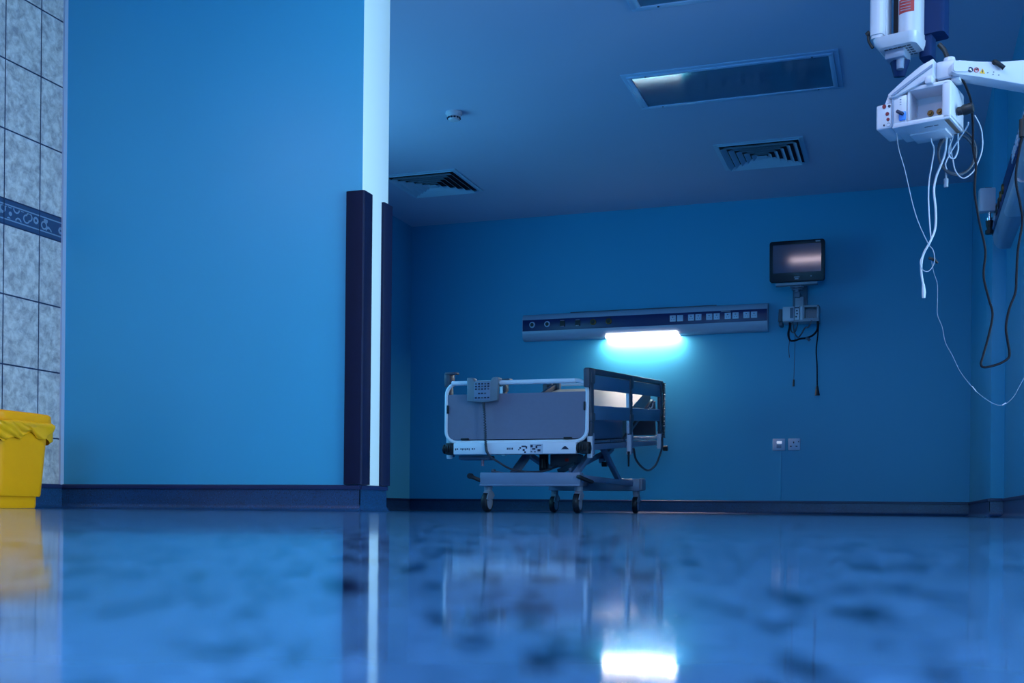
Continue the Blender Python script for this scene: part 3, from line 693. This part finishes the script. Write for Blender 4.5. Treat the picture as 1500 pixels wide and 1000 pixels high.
# ------------------------------------------------------------------ service pendant (ceiling column) on the right
PA = math.radians(-16)
PR = Matrix.Translation((-.135, 4.83, 0)) @ Matrix.Rotation(PA, 4, 'Z')
pen = thing('service_pendant', 'white twin-housing ceiling pendant with a red label, hanging above the swivel arm', 'ceiling pendant', (0., 4.87, H))
def pb(fn): b = MB(); fn(b); return b.xform(PR)
b = MB(); b.prism(rrect(.052, .11, .012, 4, .026, -.01), 1.945, 2.66); b.prism(rrect(.046, .10, .010, 4, .026, -.01), 1.932, 1.946); b.box((.052, -.02, 1.95), (.056, .045, 2.66), .001)
b.xform(PR).build('side_housing', 'whitep', pen)
b = MB(); b.box((-.012, -.02, 1.95), (.0, .04, 2.66), .003); b.xform(PR).build('edge_strip', 'dgrey', pen)
b = MB(); b.prism(rrect(.090, .13, .040, 7, .134, .055), 1.93, 2.66); b.prism(rrect(.03, .05, .005, 3, .082, .10), 1.93, 2.66)
b.xform(PR).build('main_housing', 'whitep', pen)
b = MB(); b.box((.060, .055, 1.95), (.100, .075, 2.66), .002); b.xform(PR).build('gap_shade', 'dark', pen)  # dark strip put in for the shade between the two housings
b = MB(); b.loft([[(x, y, 1.932) for x, y in rrect(.178, .19, .03, 5, .094, .035)], [(x, y, 1.912) for x, y in rrect(.172, .185, .03, 5, .095, .037)], [(x, y, 1.893) for x, y in rrect(.148, .165, .03, 5, .100, .042)]])
b.xform(PR).build('base_cover', 'whitep', pen)
b = MB()
for k in range(5):
    y = -.015+.024*k
    for j in range(6): b.box((.045+.018*j, y, 1.8915), (.059+.018*j, y+.010, 1.8935))
b.xform(PR).build('underside_print', 'dgrey', pen)
b = MB(); b.box((.045, -.01, 1.855), (.125, .08, 1.893), .006); b.cyl((.10, .02, 1.856), (.10, .02, 1.815), .016, .014)
b.xform(PR).build('pivot_bracket', 'steel', pen)
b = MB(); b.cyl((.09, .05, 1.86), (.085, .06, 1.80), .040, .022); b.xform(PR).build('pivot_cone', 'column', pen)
b = MB(); b.tube([(-.016, -.03, 1.965), (-.012, -.032, 1.935), (.004, -.03, 1.905)], .0055, 8, smooth=4); b.cyl((-.022, -.03, 1.962), (-.008, -.03, 1.972), .011); b.xform(PR).build('side_lever', 'black', pen)
b = MB(); lab = [(.152+math.cos(a)*.0452-.0, .0335) for a in (0,)]
def wraplabel(z0, z1, x0, x1, off):
    b = MB(); n = 10; ys = -.0105-off
    pts = []
    for k in range(n+1):
        x = x0+(x1-x0)*k/n
        cx = max(.089+.040, min(.179-.040, x)); dx = x-cx
        y = .055-.065+(.040-math.sqrt(max(.040**2-dx*dx, 0)))-off
        pts.append((x, y))
    b.loft([[(x, y, z0), (x, y, z1), (x, y+.002, z1), (x, y+.002, z0)] for x, y in pts]); return b.xform(PR)
wraplabel(2.028, 2.084, .098, .160, .0012).build('warning_label', 'red', pen, 'red label with pale text lines')
b = wraplabel(2.108, 2.22, .108, .168, .0011); il = b.build('info_label', 'white', pen)
b = MB()
for z in (2.070, 2.058, 2.046, 2.036): b.box((.108, -.0125, z), (.148, -.0108, z+.003))
b.xform(PR).build('label_text', 'mauve', pen)
b = MB()
for x, z, w, h in ((.122, 2.118, .008, .012), (.150, 2.122, .012, .006), (.146, 2.108, .006, .007), (.160, 2.112, .012, .004), (.172, 2.126, .010, .016), (.14, 2.14, .014, .008), (.160, 2.138, .01, .006)): b.box((x, -.0128, z), (x+w, -.0112, z+h))
b.xform(PR).build('info_print', 'ink', pen)
b = MB(); b.prism(rrect(.100, .10, .018, 4, .205, .12), 1.955, H-.0005); b.prism(rrect(.05, .08, .012, 3, .180, .12), 1.87, 1.956); b.xform(PR).build('ceiling_tube', 'column', pen, 'square tube up to the ceiling, its shade put into dark blue')
b = MB(); b.prism(rrect(.44, .34, .03, 4, .13, .06), H-.045, H-.0005); b.xform(PR).build('ceiling_flange', 'whitep', pen)

# ------------------------------------------------------------------ equipment arm with module rack
RA = math.radians(-15.9)
RR = Matrix.Translation((-.119, 4.576, 1.492)) @ Matrix.Rotation(RA, 4, 'Z')
AR = Matrix.Translation((.150, 4.500, 0)) @ Matrix.Rotation(math.radians(19.2), 4, 'Z')
arm = thing('equipment_arm', 'white swivel arm with warning stickers and a black lever, carrying the large module rack', 'equipment arm', (.8, 4.73, H))
XZ = FRONT
b = MB(); top = [(0, 1.690), (.010, 1.703), (.03, 1.709), (.10, 1.705), (.17, 1.704), (.26, 1.711), (.45, 1.722), (.70, 1.73)]
bot = [(.70, 1.555), (.45, 1.59), (.26, 1.620), (.10, 1.646), (.02, 1.655), (0, 1.665)]
b.prism(top+bot, .0, .075, XZ, bev=.006); b.xform(AR).build('arm_beam', 'whitep', arm)
b = MB(); b.prism(rrect(.056, .040, .010, 4, .034, 1.684), -.004, .004, XZ); b.xform(AR).build('arm_cover', 'whitep', arm)
b = MB(); b.cyl((.158, -.004, 1.700), (.158, .01, 1.700), .009); b.tube([(.157, -.006, 1.701), (.170, -.012, 1.690), (.190, -.014, 1.674)], .0082, 10, smooth=4); b.xform(AR).build('arm_lever', 'black', arm)
b = MB(); b.cyl((.070, -.0012, 1.672), (.070, .002, 1.672), .0100, seg=24); b.xform(AR).build('sticker', 'ink', arm, 'round dark blue sticker')
b = MB(); b.cyl((.0695, -.0016, 1.673), (.0695, .002, 1.673), .0035, seg=12); b.box((.0715, -.0017, 1.666), (.0745, .001, 1.672)); b.xform(AR).build('sticker_figure', 'white', arm)
b = MB(); b.tube([(.0925+.0085*math.cos(k*PI/10), -.0008, 1.671+.0085*math.sin(k*PI/10)) for k in range(20)], .0014, 6, True); b.box((.085, -.0012, 1.6698), (.100, .001, 1.6722)); b.xform(AR).build('sticker', 'red', arm, 'red prohibition ring')
b = MB(); b.box((.0875, -.0009, 1.672), (.0975, .001, 1.676)); b.xform(AR).build('sticker_figure', 'ink', arm)
b = MB(); b.prism([(.104, 1.659), (.125, 1.657), (.116, 1.677)], -.0012, .002, XZ); b.xform(AR).build('sticker', 'amber', arm, 'yellow warning triangle')
b = MB(); b.box((.1135, -.0017, 1.661), (.1165, .001, 1.671)); b.xform(AR).build('sticker_figure', 'ink', arm)
for x, z in ((.135, 1.661), (.155, 1.655), (.176, 1.653), (.157, 1.664)): b = MB(); b.cyl((x, -.001, z), (x, .002, z), .0022, seg=10); b.xform(AR).build('screw', 'dgrey', arm)
# far support column of the arm, out of frame to the right
b = MB(); b.cyl((.70, .04, 1.50), (.70, .04, H-.0005), .06, seg=28); b.cyl((.70, .04, H-.05), (.70, .04, H-.0005), .14, seg=28); b.xform(AR).build('support_column', 'whitep', arm)
# knuckle joint
b = MB(); b.box((.214, .03, .166), (.285, .115, .232), .008); b.box((.268, .035, .150), (.300, .10, .215), .006); b.cyl((.254, .07, .228), (.254, .07, .250), .024, .020, 20); b.box((.186, -.018, .140), (.214, .06, .170), .006)
b.xform(RR).build('knuckle', 'whitep', arm)
b = MB(); b.box((.266, .026, .178), (.276, .032, .205), .002); b.box((.222, .028, .160), (.30, .11, .167), .002); b.xform(RR).build('knuckle_seam', 'steel', arm)
b = MB(); b.prism([(.048, .132), (.048, .116), (.075, .117), (.150, .142), (.216, .166), (.216, .233), (.170, .216), (.110, .178)], -.010, .13, XZ, bev=.004); b.xform(RR).build('tilt_plate', 'whitep', arm)
b = MB(); b.prism([(.060, .123), (.075, .123), (.150, .168), (.214, .202), (.214, .211), (.150, .177), (.07, .131)], -.014, -.008, XZ); b.xform(RR).build('plate_groove', 'steel', arm)
b = MB(); b.tube([(.212, .085, .318), (.232, .085, .29), (.248, .075, .248)], .009, 8, smooth=5); b.xform(RR).build('cable_stub', 'black', arm)

rack = thing('module_rack', 'large white module rack under the swivel arm, with an open bay', 'module rack', (-.0, 4.6, 1.492), 0, 'measurement module racks')
b = MB()
b.box((.060, .0, .0), (.278, .20, .019), .005); b.box((.245, .0, .0), (.278, .20, .146), .008, seg=3); b.box((.118, .0, .130), (.270, .20, .146), .004)
b.box((.122, .105, .02), (.255, .12, .14)); b.box((.118, .004, .02), (.126, .11, .14), .001); b.box((.060, .10, .01), (.13, .20, .13), .004); b.box((.10, .10, -.008), (.235, .215, .004), .003)
b.xform(RR).build('housing', 'whitep', rack)
b = MB(); b.box((.0, .0, .004), (.060, .17, .100), .008, seg=3); b.prism([(.028, .098), (.056, .098), (.056, .133), (.040, .131)], .015, .13, XZ); b.xform(RR).build('end_module', 'whitep', rack)
for x, z, r in ((.032, .092, .0075), (.044, .062, .0068), (.047, .040, .0060)): b = MB(); b.cyl((x, -.003, z-.002), (x, .004, z-.002), r, seg=16); b.xform(RR).build('button', 'redb', rack, 'maroon button')
for x, z, r in ((.051, .088, .005), (.032, .018, .0032)): b = MB(); b.cyl((x, -.003, z), (x, .004, z), r, seg=14); b.xform(RR).build('button', 'ink', rack, 'dark button')
b = MB(); b.tube([(.049+.0068*math.cos(k*PI/8), -.0005, .018+.0068*math.sin(k*PI/8)) for k in range(16)], .0011, 6, True); b.xform(RR).build('dial_ring', 'greyp', rack)
b = MB(); b.box((.066, .002, .014), (.116, .11, .122), .004); b.xform(RR).build('plug_in_module', 'whitep', rack)
b = MB(); b.box((.060, -.001, .006), (.067, .05, .12), .002); b.xform(RR).build('module_gap', 'steel', rack)
b = MB(); b.box((.088, -.006, .024), (.114, .01, .058), .004); b.xform(RR).build('blue_connector', 'blueb', rack)
b = MB(); b.bar((.082, -.014, .060), (.108, -.010, .044), .014, .012, .004); b.xform(RR).build('cable_plug', 'ink', rack)
b = MB()
for k in range(3): b.box((.090, .0008, .085+.010*k), (.096, .0024, .088+.010*k))
b.xform(RR).build('module_print', 'steel', rack)
for x in (.178, .212): b = MB(); b.cyl((x, .098, .066), (x, .106, .066), .0115, seg=16).cyl((x, .09, .066), (x, .106, .066), .006, seg=14); b.xform(RR).build('connector', 'brass', rack)
b = MB()
b.box((.17, .05, -.0008), (.20, .056, .001)); b.box((.205, .05, -.0008), (.22, .056, .001)); b.xform(RR).build('underside_marks', 'dgrey', rack)
b = MB(); b.cyl((.283, .085, .048), (.300, .085, .048), .016, seg=18); b.cyl((.298, .085, .048), (.340, .085, .053), .020, .019, 20, bev=.006); b.xform(RR).build('clamp_knob', 'black', rack, 'black clamp knob')

# ------------------------------------------------------------------ leads hanging from the rack
c = cable('white_cable', 'thin pale lead from the blue rack plug, slanting down to the knotted cables', 'cable', [(-.040, 4.600, 1.545), (-.047, 4.605, 1.52), (-.042, 4.624, 1.485), (-.034, 4.628, 1.43), (-.012, 4.634, 1.353), (.028, 4.648, 1.184), (.073, 4.664, 1.073), (.096, 4.672, 1.038), (.100, 4.673, .992), (.080, 4.666, .959), (.058, 4.658, .963), (.048, 4.655, .991), (.057, 4.658, 1.020), (.084, 4.668, 1.073)], .0017, 'cablet')
c = cable('white_cable', 'thickest white cable with a white plug at its lower end, hanging from the rack', 'cable', [(.142, 4.70, 1.50), (.137, 4.722, 1.431), (.121, 4.718, 1.380), (.105, 4.710, 1.335), (.097, 4.705, 1.281), (.104, 4.705, 1.204), (.103, 4.703, 1.133), (.086, 4.694, 1.082), (.062, 4.683, 1.034), (.053, 4.678, .990), (.054, 4.678, .95), (.062, 4.681, .902)], .0042, 'cablew')
MB().cyl((.061, 4.681, .912), (.063, 4.682, .880), .005, .008, 14).cyl((.063, 4.682, .880), (.063, 4.682, .858), .008, .006, 14).build('plug', 'cablew', c)
cable('white_cable', 'slender straight white cable between the thin lead and the thickest cable', 'cable', [(.080, 4.68, 1.495), (.087, 4.712, 1.474), (.096, 4.719, 1.444), (.088, 4.714, 1.384), (.080, 4.709, 1.330), (.077, 4.705, 1.271), (.079, 4.703, 1.205), (.084, 4.702, 1.134), (.088, 4.701, 1.092)], .0027, 'cablew')
cable('white_cable', 'short white cable loop dropping from the rack inside the grey hose coil', 'cable', [(.183, 4.70, 1.50), (.184, 4.727, 1.47), (.184, 4.730, 1.439), (.171, 4.728, 1.407), (.154, 4.725, 1.414), (.151, 4.727, 1.447), (.162, 4.72, 1.48), (.167, 4.70, 1.50)], .0032, 'cablew')
cable('white_cable', 'white cable slanting from the rack corner by the knob into the grey hose coil', 'cable', [(.215, 4.60, 1.50), (.213, 4.66, 1.503), (.186, 4.708, 1.473), (.159, 4.718, 1.432), (.141, 4.724, 1.395), (.139, 4.727, 1.38), (.144, 4.731, 1.366)], .0028, 'cablew')
cable('white_cable', 'white cable swinging in a wide loop outside the grey hose coil', 'cable', [(.155, 4.725, 1.50), (.157, 4.735, 1.455), (.165, 4.730, 1.406), (.176, 4.726, 1.356), (.204, 4.727, 1.326), (.237, 4.730, 1.346), (.255, 4.728, 1.379), (.271, 4.726, 1.429), (.271, 4.716, 1.479), (.262, 4.70, 1.515), (.24, 4.66, 1.545)], .0024, 'cablew')
t = thing('hose_coil', 'coiled dark grey hose hanging beneath the white module rack', 'hose', (.182, 4.744, 1.43))
b = MB(); pts = []
for k in range(3*28+1):
    a = k/28*2*PI+PI/2; rr = .076+.006*math.sin(a*.5+1)+.004*math.cos(a*1.3)
    v = Vector((math.cos(a)*rr*.95, 0, math.sin(a)*rr*1.1)); v = Matrix.Rotation(math.radians(19), 3, 'Z') @ v
    pts.append(Vector((.182, 4.744+.004*math.sin(a*.37)+.006*(k/28-1.5), 1.430))+v)
b.tube([(.17, 4.70, 1.50)]+pts, .0042, 8); b.build('coil', 'hose', t)
b = MB(); b.tube([(.141, 4.741, 1.36), (.142, 4.741, 1.33)], .004, 8); b.cyl((.142, 4.741, 1.333), (.142, 4.741, 1.300), .009, .008, 12); b.build('end_connector', 'greyp', t)
c = cable('black_cable', 'long black power cable hanging in a deep loop from the swivel arm', 'cable', [(.150, 4.53, 1.66), (.176, 4.545, 1.655), (.193, 4.565, 1.648), (.209, 4.60, 1.627), (.228, 4.665, 1.593), (.236, 4.70, 1.508), (.236, 4.68, 1.425), (.246, 4.66, 1.358), (.243, 4.658, 1.296), (.244, 4.665, 1.240), (.260, 4.677, 1.144), (.280, 4.691, 1.059), (.285, 4.699, 1.014), (.280, 4.704, .961), (.282, 4.701, .916), (.299, 4.704, .846), (.313, 4.705, .786), (.300, 4.697, .706), (.279, 4.686, .623), (.272, 4.680, .591), (.288, 4.682, .580), (.336, 4.695, .593), (.368, 4.703, .613), (.374, 4.702, .635), (.366, 4.695, .684), (.360, 4.690, .734), (.371, 4.690, .802), (.392, 4.694, .864), (.395, 4.691, .93), (.399, 4.685, 1.027), (.413, 4.682, 1.128), (.404, 4.672, 1.195), (.388, 4.659, 1.272), (.388, 4.651, 1.327), (.400, 4.648, 1.410), (.406, 4.642, 1.45), (.407, 4.643, 1.50)], .0046, 'cableb')
b = MB(); b.cyl((.406, 4.642, 1.440), (.408, 4.643, 1.505), .012, .014, 14); b.tube([(.408, 4.643, 1.50), (.43, 4.64, 1.56), (.46, 4.63, 1.60)], .006, 8, smooth=4); b.build('plug', 'black', c)
c = cable('thin_tube', 'hair-thin pale tube trailing diagonally down and away from the knotted cables', 'tube', [(.090, 4.680, 1.0), (.099, 4.687, .956), (.112, 4.683, .910), (.113, 4.676, .845), (.114, 4.669, .786), (.131, 4.667, .740), (.143, 4.664, .679), (.170, 4.666, .625), (.200, 4.669, .561), (.251, 4.679, .494), (.290, 4.685, .459), (.319, 4.687, .440), (.348, 4.690, .434), (.383, 4.695, .458), (.417, 4.699, .520), (.50, 4.71, .70), (.60, 4.72, 1.05), (.70, 4.735, 1.50), (.745, 4.74, 1.60)], .0008, 'cablet')
MB().cyl((.240, 4.677, .509), (.256, 4.680, .488), .0018, .0018, 8).cyl((.350, 4.690, .434), (.362, 4.692, .443), .0018, .0018, 8).build('joint', 'cablew', c)
t = thing('cable_clip', 'small black clip gripping the knotted white cables', 'clip', (.095, 4.683, 1.01))
b = MB(); b.bar((.080, 4.676, 1.012), (.104, 4.684, 1.004), .010, .010, .002); b.bar((.096, 4.680, 1.010), (.113, 4.686, .992), .010, .006, .001); b.build('jaws', 'black', t)

# ------------------------------------------------------------------ suction regulator plugged into the right wall panel
fx, fy, fz = .425, 6.93, 1.800
t = thing('suction_regulator', 'white boxy regulator plugged into the service panel on the side wall', 'regulator', (fx, fy, fz))
RG = Matrix.Translation((fx, fy, fz)) @ Matrix.Rotation(math.radians(8), 4, 'Z')
MB().box((-.042, -.03, -.066), (.042, .03, .066), .005).xform(RG).build('case', 'whitep', t)
MB().box((-.012, -.01, .064), (.024, .015, .073), .002).xform(RG).build('top_cap', 'dgrey', t)
MB().cyl((.015, 0, -.064), (.015, 0, -.11), .009).cyl((.015, 0, -.10), (.015, 0, -.118), .017, .015).cyl((.03, 0, -.02), (.075, 0, -.04), .012).xform(RG).build('chrome_fitting', 'chrome', t)
MB().cyl((.015, 0, -.116), (.015, 0, -.150), .021, .018).cyl((.015, 0, -.150), (.015, 0, -.186), .014).cyl((.015, 0, -.170), (.015, 0, -.190), .022).xform(RG).build('hose_nut', 'black', t)

# ------------------------------------------------------------------ light
w = bpy.data.worlds.new('World'); sc.world = w; w.use_nodes = True
w.node_tree.nodes['Background'].inputs[0].default_value = (.25, .5, 1, 1); w.node_tree.nodes['Background'].inputs[1].default_value = .15
def area(name, loc, rot, sx, sy, col, e):
    l = bpy.data.lights.new(name, 'AREA'); l.shape = 'RECTANGLE'; l.size = sx; l.size_y = sy; l.color = col; l.energy = e
    o = bpy.data.objects.new(name, l); COL.objects.link(o); o.location = loc; o.rotation_euler = rot; return o
area('window_daylight', (XO+.02, (wy0+wy1)/2, (wz0+wz1)/2), (0, -PI/2, 0) if 0 else (0, PI/2, 0), wz1-wz0-.1, wy1-wy0-.1, (.50, .82, 1.), 300)
area('unseen_overhead_light', (-1.15, .5, H-.02), (0, 0, 0), 1.2, .6, (1., .80, .92), 42)
area('unseen_overhead_light', (-3.1, 1.5, H-.02), (0, 0, 0), 1.2, .6, (1., .60, .45), 24)  # added warm fill for bin and tiles, no fixture modelled
area('unseen_overhead_light', (-.3, 3.3, H-.02), (0, 0, 0), 1.2, .6, (.55, .74, 1.), 30)  # added bluish fill for back wall, right wall step and pendant
area('added_rear_light', (.0, YN+.05, 1.25), (PI/2, 0, PI), 2.4, 1.7, (.17, .61, 1.), 500)  # added fill from behind the camera to brighten the back wall
area('added_alcove_light', (XL+.03, 6.3, 1.5), (0, -PI/2, 0), 1.3, 2.0, (.12, .58, 1.), 38)  # added fill hidden by the partition, brightens the alcove

# ------------------------------------------------------------------ camera
F = 1650.; cd = bpy.data.cameras.new('camera'); cam = bpy.data.objects.new('camera', cd); COL.objects.link(cam)
cd.sensor_width = 36; cd.sensor_fit = 'HORIZONTAL'; cd.lens = 36*F/1500; cd.clip_start = .01
cd.shift_y = (747.5-500)/1500; cd.shift_x = 0
YAW = math.atan(575/F)
cam.location = (0, 0, .012)
cam.rotation_mode = 'QUATERNION'
cam.rotation_quaternion = (Matrix.Rotation(YAW, 4, 'Z') @ Matrix.Rotation(PI/2, 4, 'X') @ Matrix.Rotation(.0100, 4, 'Z')).to_quaternion()
cd.dof.use_dof = True; cd.dof.focus_distance = 6.5; cd.dof.aperture_fstop = cd.lens/2.3
sc.camera = cam
vs_ = sc.view_settings; vs_.view_transform = 'Standard'; vs_.look = 'None'; vs_.exposure = 0.; vs_.gamma = 1; vs_.use_curve_mapping = False
